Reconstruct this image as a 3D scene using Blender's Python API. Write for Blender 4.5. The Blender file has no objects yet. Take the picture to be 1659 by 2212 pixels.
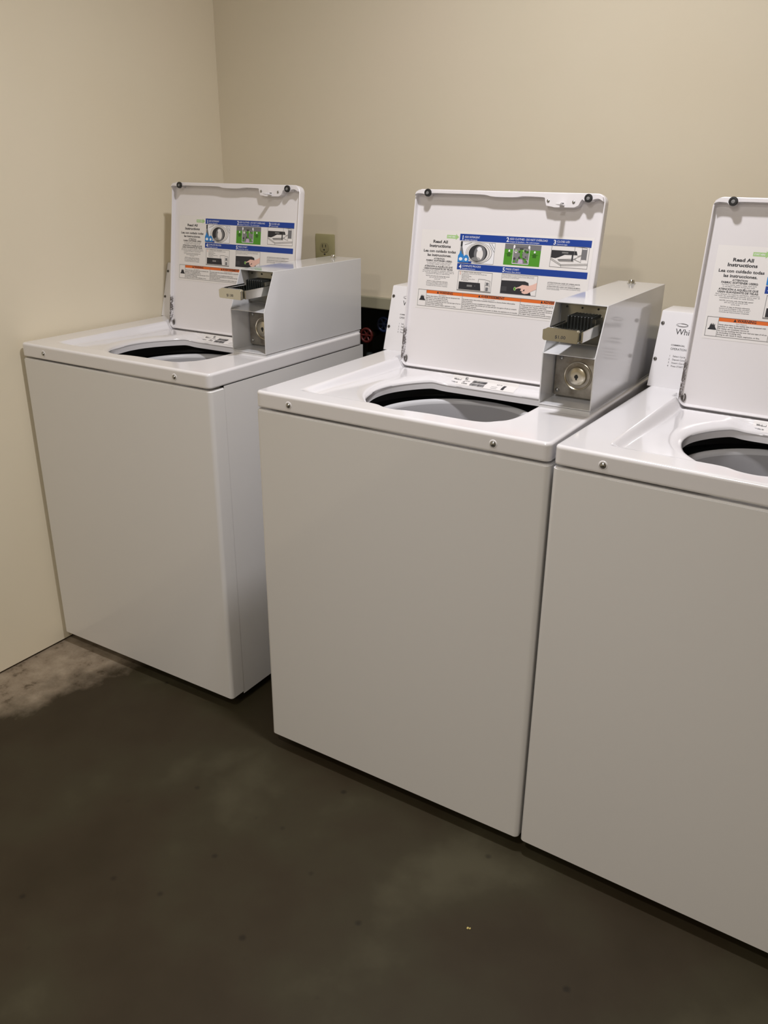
import bpy, bmesh, math, random
from mathutils import Vector, Matrix
PI = math.pi
SC = bpy.context.scene
COL = SC.collection

# ------------------------------------------------------------------ camera
YAW, PITCH, ROLL = -0.5624, -0.3912, 0.0084
F = Vector((math.sin(YAW)*math.cos(PITCH), math.cos(YAW)*math.cos(PITCH), math.sin(PITCH)))
R0 = F.cross(Vector((0, 0, 1))).normalized(); U0 = R0.cross(F)
RR = math.cos(ROLL)*R0 + math.sin(ROLL)*U0
UU = -math.sin(ROLL)*R0 + math.cos(ROLL)*U0
cd = bpy.data.cameras.new('camera')
cd.sensor_fit = 'HORIZONTAL'; cd.sensor_width = 36.0
cd.lens = 36.0*1829.5/1659.0
cd.clip_start = 0.02
cam = bpy.data.objects.new('camera', cd); COL.objects.link(cam)
m = Matrix((RR, UU, -F)).transposed().to_4x4()
m.translation = Vector((1.197, -1.3689, 1.3826))
cam.matrix_world = m
SC.camera = cam

# ------------------------------------------------------------------ world, lamps, exposure
w = bpy.data.worlds.new('room_dark'); SC.world = w; w.use_nodes = True
w.node_tree.nodes['Background'].inputs[0].default_value = (0.9, 0.95, 1.0, 1)
w.node_tree.nodes['Background'].inputs[1].default_value = 0.0
SC.view_settings.view_transform = 'Standard'
SC.view_settings.look = 'None'
SC.view_settings.exposure = 0.0
SC.view_settings.gamma = 1.0
SC.view_settings.use_curve_mapping = False

def lamp(name, loc, power, size, color, spread=PI):
    l = bpy.data.lights.new(name, 'AREA'); l.shape = 'DISK'; l.size = size
    l.energy = power; l.color = color; l.spread = spread
    o = bpy.data.objects.new(name, l); COL.objects.link(o); o.location = loc
    return o
lamp('ceiling_lamp_near', (0.48, -0.08, 2.50), 20.3, 0.13, (0.985, 0.965, 1.0), math.radians(166))
lamp('added_lamp_middle', (0.60, -1.60, 2.50), 16.0, 0.16, (1.0, 0.95, 0.895), math.radians(150))  # unseen lamp added to grade the front panels from top to bottom
lamp('ceiling_lamp_far', (0.95, -3.20, 2.50), 28.0, 0.16, (1.0, 0.95, 0.895), math.radians(180))

# ------------------------------------------------------------------ materials
def mat(name, col, rough=0.5, metal=0.0, spec=0.5, coat=0.0):
    m = bpy.data.materials.new(name); m.use_nodes = True
    b = m.node_tree.nodes['Principled BSDF']
    b.inputs['Base Color'].default_value = (*col, 1)
    b.inputs['Roughness'].default_value = rough
    b.inputs['Metallic'].default_value = metal
    b.inputs['Specular IOR Level'].default_value = spec
    b.inputs['Coat Weight'].default_value = coat
    b.inputs['Coat Roughness'].default_value = 0.08
    return m
def nt(m): return m.node_tree, m.node_tree.nodes, m.node_tree.links, m.node_tree.nodes['Principled BSDF']
def noise(m, scale, detail=4, rough=0.5, coord='Object', stretch=None):
    t, n, l, b = nt(m)
    tc = n.new('ShaderNodeTexCoord'); nz = n.new('ShaderNodeTexNoise')
    nz.inputs['Scale'].default_value = scale; nz.inputs['Detail'].default_value = detail
    nz.inputs['Roughness'].default_value = rough
    if stretch:
        mp = n.new('ShaderNodeMapping'); mp.inputs['Scale'].default_value = stretch
        l.new(tc.outputs[coord], mp.inputs[0]); l.new(mp.outputs[0], nz.inputs['Vector'])
    else:
        l.new(tc.outputs[coord], nz.inputs['Vector'])
    return nz
def ramp(m, src, stops):
    t, n, l, b = nt(m)
    r = n.new('ShaderNodeValToRGB'); e = r.color_ramp.elements
    while len(e) > 1: e.remove(e[-1])
    e[0].position = stops[0][0]; e[0].color = (*stops[0][1], 1)
    for p, c in stops[1:]:
        q = e.new(p); q.color = (*c, 1)
    l.new(src, r.inputs[0]); return r
def bump(m, src, strength, dist=0.001):
    t, n, l, b = nt(m)
    bp = n.new('ShaderNodeBump'); bp.inputs['Strength'].default_value = strength
    bp.inputs['Distance'].default_value = dist
    l.new(src, bp.inputs['Height']); l.new(bp.outputs[0], b.inputs['Normal'])

M = {}
def enamel(name, col, rough):
    m = mat(name, col, rough, coat=0.7)
    nz = noise(m, 260, 2); bump(m, nz.outputs[0], 0.015, 0.0005)
    return m
M['enamel'] = enamel('white_enamel', (0.79, 0.775, 0.79), 0.16)
M['panel'] = enamel('white_painted_steel', (0.76, 0.75, 0.745), 0.32)
M['box'] = enamel('white_powder_coat', (0.70, 0.70, 0.715), 0.13)
M['ink'] = mat('black_ink', (0.02, 0.02, 0.025), 0.6)
M['grey_ink'] = mat('grey_ink', (0.045, 0.045, 0.05), 0.6)
M['mid_ink'] = mat('mid_grey_ink', (0.17, 0.17, 0.18), 0.6)
M['paper'] = mat('label_paper', (0.80, 0.775, 0.76), 0.45)
M['white_ink'] = mat('white_ink', (0.85, 0.85, 0.88), 0.5)
M['blue'] = mat('blue_ink', (0.004, 0.045, 0.30), 0.45)
M['sky'] = mat('light_blue_ink', (0.02, 0.22, 0.60), 0.45)
M['orange'] = mat('orange_ink', (0.74, 0.15, 0.02), 0.45)
M['green'] = mat('green_ink', (0.075, 0.30, 0.02), 0.45)
M['pale_green'] = mat('pale_green_ink', (0.38, 0.60, 0.25), 0.45)
M['dark_green'] = mat('dark_green_ink', (0.03, 0.13, 0.01), 0.45)
M['skin'] = mat('skin_ink', (0.80, 0.52, 0.44), 0.5)
M['lilac'] = mat('lilac_ink', (0.55, 0.42, 0.60), 0.5)
M['rubber'] = mat('black_rubber', (0.012, 0.012, 0.012), 0.5)
M['plastic_grey'] = mat('grey_plastic', (0.22, 0.22, 0.22), 0.4)
M['tub_dark'] = mat('shade_black_tub_plastic', (0.008, 0.009, 0.009), 0.55)  # black colour stands in for the unlit gap around the basket
M['tub_mid'] = mat('dark_grey_tub_plastic', (0.025, 0.028, 0.028), 0.5)
M['basket'] = mat('pale_grey_porcelain', (0.42, 0.415, 0.43), 0.3)
M['ring'] = mat('balance_ring_plastic', (0.66, 0.66, 0.68), 0.35)
M['chrome'] = mat('chrome', (0.74, 0.74, 0.70), 0.13, 1.0)
M['screw'] = mat('screw_steel', (0.42, 0.42, 0.41), 0.28, 1.0)
M['dark_screw'] = mat('dark_screw_steel', (0.18, 0.17, 0.16), 0.35, 1.0)
M['dark_metal'] = mat('blackened_metal', (0.012, 0.014, 0.014), 0.35)
M['lock_plate'] = mat('brushed_lock_plate', (0.42, 0.39, 0.34), 0.42, 0.85)
nz = noise(M['lock_plate'], 40, 4); r = ramp(M['lock_plate'], nz.outputs[0], [(0.35, (0.28, 0.25, 0.21)), (0.65, (0.50, 0.47, 0.42))])
nt(M['lock_plate'])[2].new(r.outputs[0], nt(M['lock_plate'])[3].inputs['Base Color'])
M['lock'] = mat('brass_steel_lock', (0.62, 0.58, 0.48), 0.25, 1.0)
M['housing'] = mat('zinc_housing', (0.30, 0.295, 0.26), 0.25, 0.9)
M['almond'] = mat('almond_plastic', (0.36, 0.33, 0.17), 0.4)
M['almond_dark'] = mat('almond_receptacle', (0.31, 0.28, 0.145), 0.4)
M['red'] = mat('red_handle', (0.10, 0.012, 0.010), 0.4)
M['blue_handle'] = mat('blue_handle', (0.006, 0.016, 0.060), 0.4)
M['hose'] = mat('grey_hose', (0.035, 0.045, 0.045), 0.5)
M['brass'] = mat('brass', (0.16, 0.12, 0.06), 0.45, 1.0)
M['trim'] = mat('trim_paint', (0.33, 0.31, 0.22), 0.55)
M['cavity'] = mat('cavity_shade_black', (0.018, 0.017, 0.014), 0.9)  # near-black colour stands for shade in recess, wall gap and under cabinets
M['debris'] = mat('straw_crumb', (0.55, 0.45, 0.16), 0.8)

# lid enamel with grime along the hinge edge
def lid_mat():
    m = enamel('white_lid_enamel', (0.80, 0.775, 0.79), 0.3)
    t, n, l, b = nt(m)
    tc = n.new('ShaderNodeTexCoord'); sp = n.new('ShaderNodeSeparateXYZ'); l.new(tc.outputs['Object'], sp.inputs[0])
    def mr(src, a, bb, c, d):
        q = n.new('ShaderNodeMapRange'); q.inputs[1].default_value = a; q.inputs[2].default_value = bb
        q.inputs[3].default_value = c; q.inputs[4].default_value = d; l.new(src, q.inputs[0]); return q.outputs[0]
    def mul(a, c):
        q = n.new('ShaderNodeMath'); q.operation = 'MULTIPLY'; l.new(a, q.inputs[0]); l.new(c, q.inputs[1]); return q.outputs[0]
    mx = mr(sp.outputs[0], 0.0075, 0.0005, 0, 1)
    my = mul(mr(sp.outputs[1], 0.008, 0.02, 0, 1), mr(sp.outputs[1], 0.105, 0.085, 0, 1))
    nz = noise(m, 110, 5, 0.7)
    nn = mr(nz.outputs[0], 0.36, 0.56, 0, 1)
    k = mul(mul(mx, my), nn)
    mx2 = n.new('ShaderNodeMix'); mx2.data_type = 'RGBA'
    mx2.inputs[6].default_value = (0.80, 0.775, 0.79, 1); mx2.inputs[7].default_value = (0.05, 0.035, 0.03, 1)
    l.new(mr(k, 0.12, 0.4, 0, 0.9), mx2.inputs[0]); l.new(mx2.outputs[2], b.inputs['Base Color'])
    return m
M['lid'] = lid_mat()

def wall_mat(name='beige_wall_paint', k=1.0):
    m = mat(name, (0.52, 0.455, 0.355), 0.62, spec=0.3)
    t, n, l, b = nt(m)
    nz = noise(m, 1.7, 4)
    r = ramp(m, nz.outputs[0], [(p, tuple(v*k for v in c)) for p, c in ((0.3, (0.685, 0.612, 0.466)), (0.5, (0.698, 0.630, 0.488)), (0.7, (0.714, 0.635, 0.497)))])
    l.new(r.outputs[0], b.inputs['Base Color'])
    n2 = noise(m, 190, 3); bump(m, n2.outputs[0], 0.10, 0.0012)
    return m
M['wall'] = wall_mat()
M['wall_left'] = wall_mat('brightened_wall_paint', 1.17)  # same beige paint, lightened to stand in for stronger light on this wall

def floor_mat():
    m = mat('stained_concrete', (0.05, 0.04, 0.03), 0.55, spec=0.22)
    t, n, l, b = nt(m)
    tc = n.new('ShaderNodeTexCoord')
    nz = noise(m, 2.4, 6, 0.55)
    r = ramp(m, nz.outputs[0], [(0.30, (0.028, 0.0200, 0.0095)), (0.45, (0.036, 0.0265, 0.0140)), (0.57, (0.041, 0.034, 0.0180)), (0.70, (0.066, 0.058, 0.034))])
    # small dark spots
    vz = n.new('ShaderNodeTexVoronoi'); vz.inputs['Scale'].default_value = 9.0
    l.new(tc.outputs['Object'], vz.inputs['Vector'])
    sp = n.new('ShaderNodeMapRange'); sp.inputs[1].default_value = 0.035; sp.inputs[2].default_value = 0.085
    sp.inputs[3].default_value = 0.55; sp.inputs[4].default_value = 1.0; l.new(vz.outputs['Distance'], sp.inputs[0])
    mm = n.new('ShaderNodeMix'); mm.data_type = 'RGBA'; mm.blend_type = 'MULTIPLY'; mm.inputs[0].default_value = 1.0
    l.new(r.outputs[0], mm.inputs[6]); l.new(sp.outputs[0], mm.inputs[7])
    # paler concrete patch next to the left wall
    sx = n.new('ShaderNodeSeparateXYZ'); l.new(tc.outputs['Object'], sx.inputs[0])
    nb = noise(m, 7, 6, 0.6)
    def math_(op, a, c):
        q = n.new('ShaderNodeMath'); q.operation = op
        for i, v in enumerate((a, c)):
            if isinstance(v, (int, float)): q.inputs[i].default_value = v
            else: l.new(v, q.inputs[i])
        return q.outputs[0]
    # distance measured from a slanted border line
    d = math_('ADD', math_('MULTIPLY', sx.outputs[0], -1.0), math_('MULTIPLY', sx.outputs[1], 0.25))
    d = math_('ADD', d, -0.60)
    d = math_('ADD', d, math_('MULTIPLY', math_('ADD', nb.outputs[0], -0.5), 0.30))
    mk = n.new('ShaderNodeMapRange'); mk.inputs[1].default_value = -0.02; mk.inputs[2].default_value = 0.10
    l.new(d, mk.inputs[0])
    nc = noise(m, 22, 6, 0.65)
    r2 = ramp(m, nc.outputs[0], [(0.32, (0.10, 0.075, 0.048)), (0.42, (0.24, 0.19, 0.135)), (0.7, (0.34, 0.28, 0.205))])
    mx = n.new('ShaderNodeMix'); mx.data_type = 'RGBA'
    l.new(mk.outputs[0], mx.inputs[0]); l.new(mm.outputs[2], mx.inputs[6]); l.new(r2.outputs[0], mx.inputs[7])
    l.new(mx.outputs[2], b.inputs['Base Color'])
    bump(m, nz.outputs[0], 0.15, 0.003)
    return m
M['floor'] = floor_mat()

# ------------------------------------------------------------------ mesh helpers
def new_obj(name, bm, mats, parent=None, smooth=False, loc=None, rot=None):
    me = bpy.data.meshes.new(name)
    if smooth is not False:
        for f in bm.faces: f.smooth = True
        if smooth is not True:
            for e in bm.edges:
                if len(e.link_faces) == 2 and e.calc_face_angle(0) > math.radians(smooth): e.smooth = False
    bm.to_mesh(me); bm.free()
    if not isinstance(mats, (list, tuple)): mats = [mats]
    for mm in mats: me.materials.append(mm)
    o = bpy.data.objects.new(name, me); COL.objects.link(o)
    if parent: o.parent = parent
    if loc: o.location = loc
    if rot: o.rotation_euler = rot
    return o
def box(bm, x0, x1, y0, y1, z0, z1, bev=0.0, seg=2, mi=0):
    r = bmesh.ops.create_cube(bm, size=1.0)
    vs = r['verts']
    for v in vs:
        v.co = Vector(((x0+x1)/2+v.co.x*(x1-x0), (y0+y1)/2+v.co.y*(y1-y0), (z0+z1)/2+v.co.z*(z1-z0)))
    fs = set(f for v in vs for f in v.link_faces)
    for f in fs: f.material_index = mi
    if bev > 0:
        es = list(set(e for v in vs for e in v.link_edges))
        rr = bmesh.ops.bevel(bm, geom=es, offset=bev, segments=seg, affect='EDGES', profile=0.5)
        for f in rr['faces']: f.material_index = mi
def poly(bm, pts, mi=0):
    vs = [bm.verts.new(p) for p in pts]
    f = bm.faces.new(vs); f.material_index = mi; return f
def prism(bm, pts, dvec, mi=0):
    dv = Vector(dvec); a = [bm.verts.new(p) for p in pts]; b = [bm.verts.new(Vector(p)+dv) for p in pts]
    fs = [bm.faces.new(a), bm.faces.new(b[::-1])]
    n = len(a)
    for i in range(n): fs.append(bm.faces.new((a[i], b[i], b[(i+1) % n], a[(i+1) % n])))
    for f in fs: f.material_index = mi
    bmesh.ops.recalc_face_normals(bm, faces=fs)
def lathe(bm, prof, c, axis='z', n=48, mi=0, close=False):
    """prof: list of (radius, height along axis)."""
    rings = []
    for r, h in prof:
        ring = []
        for i in range(n):
            a = 2*PI*i/n; x, y = r*math.cos(a), r*math.sin(a)
            if axis == 'z': p = (x, y, h)
            elif axis == 'y': p = (x, h, y)
            else: p = (h, x, y)
            ring.append(bm.verts.new(Vector(c)+Vector(p)))
        rings.append(ring)
    fs = []
    for a, b in zip(rings, rings[1:]):
        for i in range(n):
            fs.append(bm.faces.new((a[i], a[(i+1) % n], b[(i+1) % n], b[i])))
    if prof[0][0] > 1e-5 and close: fs.append(bm.faces.new(rings[0]))
    if prof[-1][0] > 1e-5 and close: fs.append(bm.faces.new(rings[-1]))
    for f in fs: f.material_index = mi
    bmesh.ops.recalc_face_normals(bm, faces=fs)
def disc(bm, c, rx, ry, nrm, n=24, mi=0):
    X = Vector((1, 0, 0)); Y = Vector((0, 1, 0)) if nrm == 'z' else Vector((0, 0, 1))
    poly(bm, [Vector(c)+X*rx*math.cos(2*PI*i/n)+Y*ry*math.sin(2*PI*i/n) for i in range(n)], mi)
def tube(bm, pts, r, n=10, mi=0):
    pts = [Vector(p) for p in pts]; rings = []
    for i, p in enumerate(pts):
        d = (pts[min(i+1, len(pts)-1)]-pts[max(i-1, 0)]).normalized()
        s = d.cross(Vector((0.31, 0.17, 0.93))).normalized(); t = d.cross(s)
        rings.append([bm.verts.new(p+r*(math.cos(2*PI*k/n)*s+math.sin(2*PI*k/n)*t)) for k in range(n)])
    for a, b in zip(rings, rings[1:]):
        for k in range(n):
            f = bm.faces.new((a[k], a[(k+1) % n], b[(k+1) % n], b[k])); f.material_index = mi
    bm.faces.new(rings[0]); bm.faces.new(rings[-1])
def catmull(P, k=8, closed=True):
    out = []; n = len(P)
    for i in range(n if closed else n-1):
        p = [Vector(P[(i+j) % n] if closed else P[max(0, min(n-1, i+j))]) for j in (-1, 0, 1, 2)]
        for s in range(k):
            t = s/k
            out.append(0.5*((2*p[1])+(p[2]-p[0])*t+(2*p[0]-5*p[1]+4*p[2]-p[3])*t*t+(-p[0]+3*p[1]-3*p[2]+p[3])*t**3))
    if not closed: out.append(Vector(P[-1]))
    return out
def ss(a, b, x):
    t = max(0.0, min(1.0, (x-a)/(b-a))); return t*t*(3-2*t)

# text as mesh, appended to a bmesh in its local x-y plane
_tc = {}
def text_mesh(body, bold, align):
    k = (body, bold, align)
    if k in _tc: return _tc[k]
    c = bpy.data.curves.new('t', 'FONT'); c.body = body; c.size = 1.0; c.align_x = align
    c.offset = bold; c.resolution_u = 2; c.fill_mode = 'FRONT'
    o = bpy.data.objects.new('t', c); COL.objects.link(o)
    dg = bpy.context.evaluated_depsgraph_get(); dg.update()
    me = o.evaluated_get(dg).to_mesh()
    vs = [v.co.copy() for v in me.vertices]; fs = [tuple(p.vertices) for p in me.polygons]
    o.evaluated_get(dg).to_mesh_clear()
    bpy.data.objects.remove(o); bpy.data.curves.remove(c)
    _tc[k] = (vs, fs); return _tc[k]
def text(bm, body, x, y, cap, w, mi, align='LEFT', bold=0.0, width=None, sx=1.0, xf=None):
    """cap = capital letter height; width = squeeze the line to this width."""
    vs, fs = text_mesh(body, bold, align)
    if not vs: return
    s = cap/0.70; kx = s*sx
    if width:
        x0 = min(v.x for v in vs); x1 = max(v.x for v in vs); kx = width/(x1-x0)
    nv = []
    for v in vs:
        p = Vector((x+v.x*kx, y+v.y*s, w))
        nv.append(bm.verts.new(xf(p) if xf else p))
    for f in fs:
        try:
            g = bm.faces.new([nv[i] for i in f]); g.material_index = mi
        except ValueError: pass
def rect(bm, x0, x1, y0, y1, w, mi, xf=None):
    P = [Vector((x0, y0, w)), Vector((x1, y0, w)), Vector((x1, y1, w)), Vector((x0, y1, w))]
    poly(bm, [xf(p) for p in P] if xf else P, mi)
def frame(bm, x0, x1, y0, y1, w, t, mi):
    rect(bm, x0, x1, y0, y0+t, w, mi); rect(bm, x0, x1, y1-t, y1, w, mi)
    rect(bm, x0, x0+t, y0, y1, w, mi); rect(bm, x1-t, x1, y0, y1, w, mi)
def shp(bm, pts, w, mi): poly(bm, [Vector((a, b, w)) for a, b in pts], mi)

def empty(name, loc, rz=0, label=None, cat=None, group=None):
    o = bpy.data.objects.new(name, None); COL.objects.link(o)
    o.location = loc; o.rotation_euler = (0, 0, rz); o.empty_display_size = 0.05
    o['label'] = label; o['category'] = cat
    if group: o['group'] = group
    return o
def structure(o): o['kind'] = 'structure'; return o

# ------------------------------------------------------------------ room shell
XW, YB = -0.8755, 0.90
RX, FY, CZ = 3.1, -4.4, 2.62
FZ = -0.012
bm = bmesh.new(); box(bm, XW-0.2, RX+0.1, FY-0.1, 1.2, -0.10, FZ); structure(new_obj('floor', bm, M['floor']))
bm = bmesh.new(); box(bm, XW-0.1, RX+0.1, FY-0.1, 1.2, CZ, CZ+0.1); structure(new_obj('ceiling', bm, M['wall']))
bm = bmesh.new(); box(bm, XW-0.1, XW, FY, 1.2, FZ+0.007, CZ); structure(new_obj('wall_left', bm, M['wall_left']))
bm = bmesh.new(); box(bm, XW-0.1, XW-0.012, FY, 1.2, FZ, FZ+0.007); structure(new_obj('gap_shade_strip', bm, M['cavity']))  # dark strip put in for the shade in the gap under the wall
bm = bmesh.new(); box(bm, XW, RX, YB, YB+0.12, 0.962, CZ); structure(new_obj('wall_back', bm, M['wall']))
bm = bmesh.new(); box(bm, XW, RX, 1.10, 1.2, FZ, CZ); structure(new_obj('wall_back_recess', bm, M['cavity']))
bm = bmesh.new(); box(bm, RX, RX+0.1, FY, 1.2, FZ, CZ); structure(new_obj('wall_right', bm, M['wall']))
bm = bmesh.new(); box(bm, XW, RX, FY-0.1, FY, FZ, CZ); structure(new_obj('wall_front', bm, M['wall']))
bm = bmesh.new(); box(bm, XW, RX, YB-0.012, YB, 0.960, 0.996, 0.003, 2); structure(new_obj('trim_1', bm, M['trim']))

# ------------------------------------------------------------------ washing machine
W, D, H, CB = 0.683, 0.650, 0.925, 0.8895      # width, depth, cover top, cover bottom
PB, PT = 0.025, 0.8838                         # front panel bottom and top
LA, LW, LL = 0.1457, 0.4782, 0.4258            # lid tilt, width, length
TH = 0.2856                                    # console tilt

def rr_sd(x, y, x0, x1, y0, y1, r):
    cx, cy = (x0+x1)/2, (y0+y1)/2
    qx = abs(x-cx)-(x1-x0)/2+r; qy = abs(y-cy)-(y1-y0)/2+r
    return math.hypot(max(qx, 0), max(qy, 0))+min(max(qx, qy), 0)-r

HOLE = [(.163, .315), (.161, .240), (.186, .160), (.220, .108), (.256, .070), (.281, .057), (.303, .046), (.331, .043), (.358, .050), (.410, .055),
        (.500, .058), (.535, .080), (.558, .122), (.563, .22), (.563, .34), (.552, .400), (.510, .4245), (.43, .426), (.32, .426), (.245, .4215), (.196, .385)]
def well(x, y):
    left = ss(.078, .096, x); q = ss(.30, .42, y); right = 1-ss(.47+.096*q, .545+.040*q, x)
    return (0.0135*ss(.050, .088, y)+0.0100*ss(.09, .42, y))*left*right*(1-ss(.505, .52, y))
def cover_z(x, y, d):
    """d = distance from the hole's edge"""
    z = H-well(x, y)
    wt = ss(.05, .20, y)*(1-ss(.545, .562, x)*0.9)
    drop = 0.0025+0.0090*wt
    run = 0.010+0.020*wt
    t = max(0.0, 1-d/run)
    z -= drop*(1-math.sqrt(max(0, 1-t*t)))
    # step down to the ledge behind the opening, and the groove under the lid
    z -= 0.0085*(1-ss(.4545, .4625, y))*ss(.40, .43, y)*ss(.19, .235, x)*(1-ss(.556, .566, x))*ss(0, .004, d)
    z -= 0.0085*ss(.40, .43, y)*(1-ss(.4545, .4625, y))*ss(.19, .235, x)*(1-ss(.556, .566, x))*(1-ss(0, .004, d))
    z -= 0.0080*ss(.4655, .4685, y)*(1-ss(.498, .503, y))*ss(.070, .074, x)*(1-ss(.562, .566, x))
    return z
def make_cover(parent):
    bm = bmesh.new(); N = 720; C = Vector((.365, .245))
    hp = catmull(HOLE, 24)
    # resample by angle
    ang = sorted([((math.atan2(p.y-C.y, p.x-C.x)) % (2*PI), (p-C).length) for p in hp])
    def hr(a):
        a %= 2*PI
        for i in range(len(ang)):
            a0, r0 = ang[i-1]; a1, r1 = ang[i]
            if i == 0: a0 -= 2*PI
            if a0 <= a <= a1: return r0+(r1-r0)*(a-a0)/max(1e-9, a1-a0)
        a0, r0 = ang[-1]; a1, r1 = ang[0]; a1 += 2*PI
        return r0+(r1-r0)*(a-a0)/(a1-a0)
    def outr(a, e):
        dx, dy = math.cos(a), math.sin(a); lo, hi = 0.0, 0.8
        for _ in range(30):
            mid = (lo+hi)/2
            if rr_sd(C.x+dx*mid, C.y+dy*mid, 0.001+e, W-0.001-e, 0+e, D-e, max(0.012-e, 0.004)) < 0: lo = mid
            else: hi = mid
        return lo
    B = 0.006
    rings = []
    K = 84
    A = [2*PI*i/N for i in range(N)]
    H_ = [hr(a) for a in A]; O_ = [outr(a, B) for a in A]
    # inside flange of the hole
    for dz in (-0.016, -0.004, -0.0012):
        ring = []
        for i, a in enumerate(A):
            z = cover_z(C.x+math.cos(a)*H_[i], C.y+math.sin(a)*H_[i], 0)
            rr = H_[i]+(0.0012 if dz < -0.001 else 0.0004)
            ring.append(bm.verts.new((C.x+math.cos(a)*rr, C.y+math.sin(a)*rr, z+dz)))
        rings.append(ring)
    for k in range(K+1):
        t = (k/K)**1.25
        ring = []
        for i, a in enumerate(A):
            r = H_[i]+(O_[i]-H_[i])*t
            x, y = C.x+math.cos(a)*r, C.y+math.sin(a)*r
            ring.append(bm.verts.new((x, y, cover_z(x, y, r-H_[i]))))
        rings.append(ring)
    for q in (0.25, 0.5, 0.75, 1.0):
        e = B*(1-math.sin(q*PI/2)); z = H-B*(1-math.cos(q*PI/2))
        rings.append([bm.verts.new((C.x+math.cos(a)*r, C.y+math.sin(a)*r, z)) for a in A for r in (outr(a, e),)])
    for e, z in ((0.0, H-B-0.0015), (0.0, CB+0.004), (0.0, CB+0.001), (0.001, CB), (0.03, CB), (0.03, CB+0.015)):
        rings.append([bm.verts.new((C.x+math.cos(a)*r, C.y+math.sin(a)*r, z)) for a in A for r in (outr(a, e),)])
    for a, b in zip(rings, rings[1:]):
        for i in range(N): bm.faces.new((a[i], b[i], b[(i+1) % N], a[(i+1) % N]))
    bmesh.ops.recalc_face_normals(bm, faces=bm.faces)
    return new_obj('top_cover', bm, M['enamel'], parent, smooth=60)

def screw_head(bm, c, r, axis='y', sgn=-1, mi=0):
    lathe(bm, [(r*1.25, 0), (r*1.25, sgn*.0008), (r, sgn*.001), (r*.85, sgn*r*.55), (r*.4, sgn*r*.75), (0.0001, sgn*r*.78)], c, axis, 20, mi)

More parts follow.
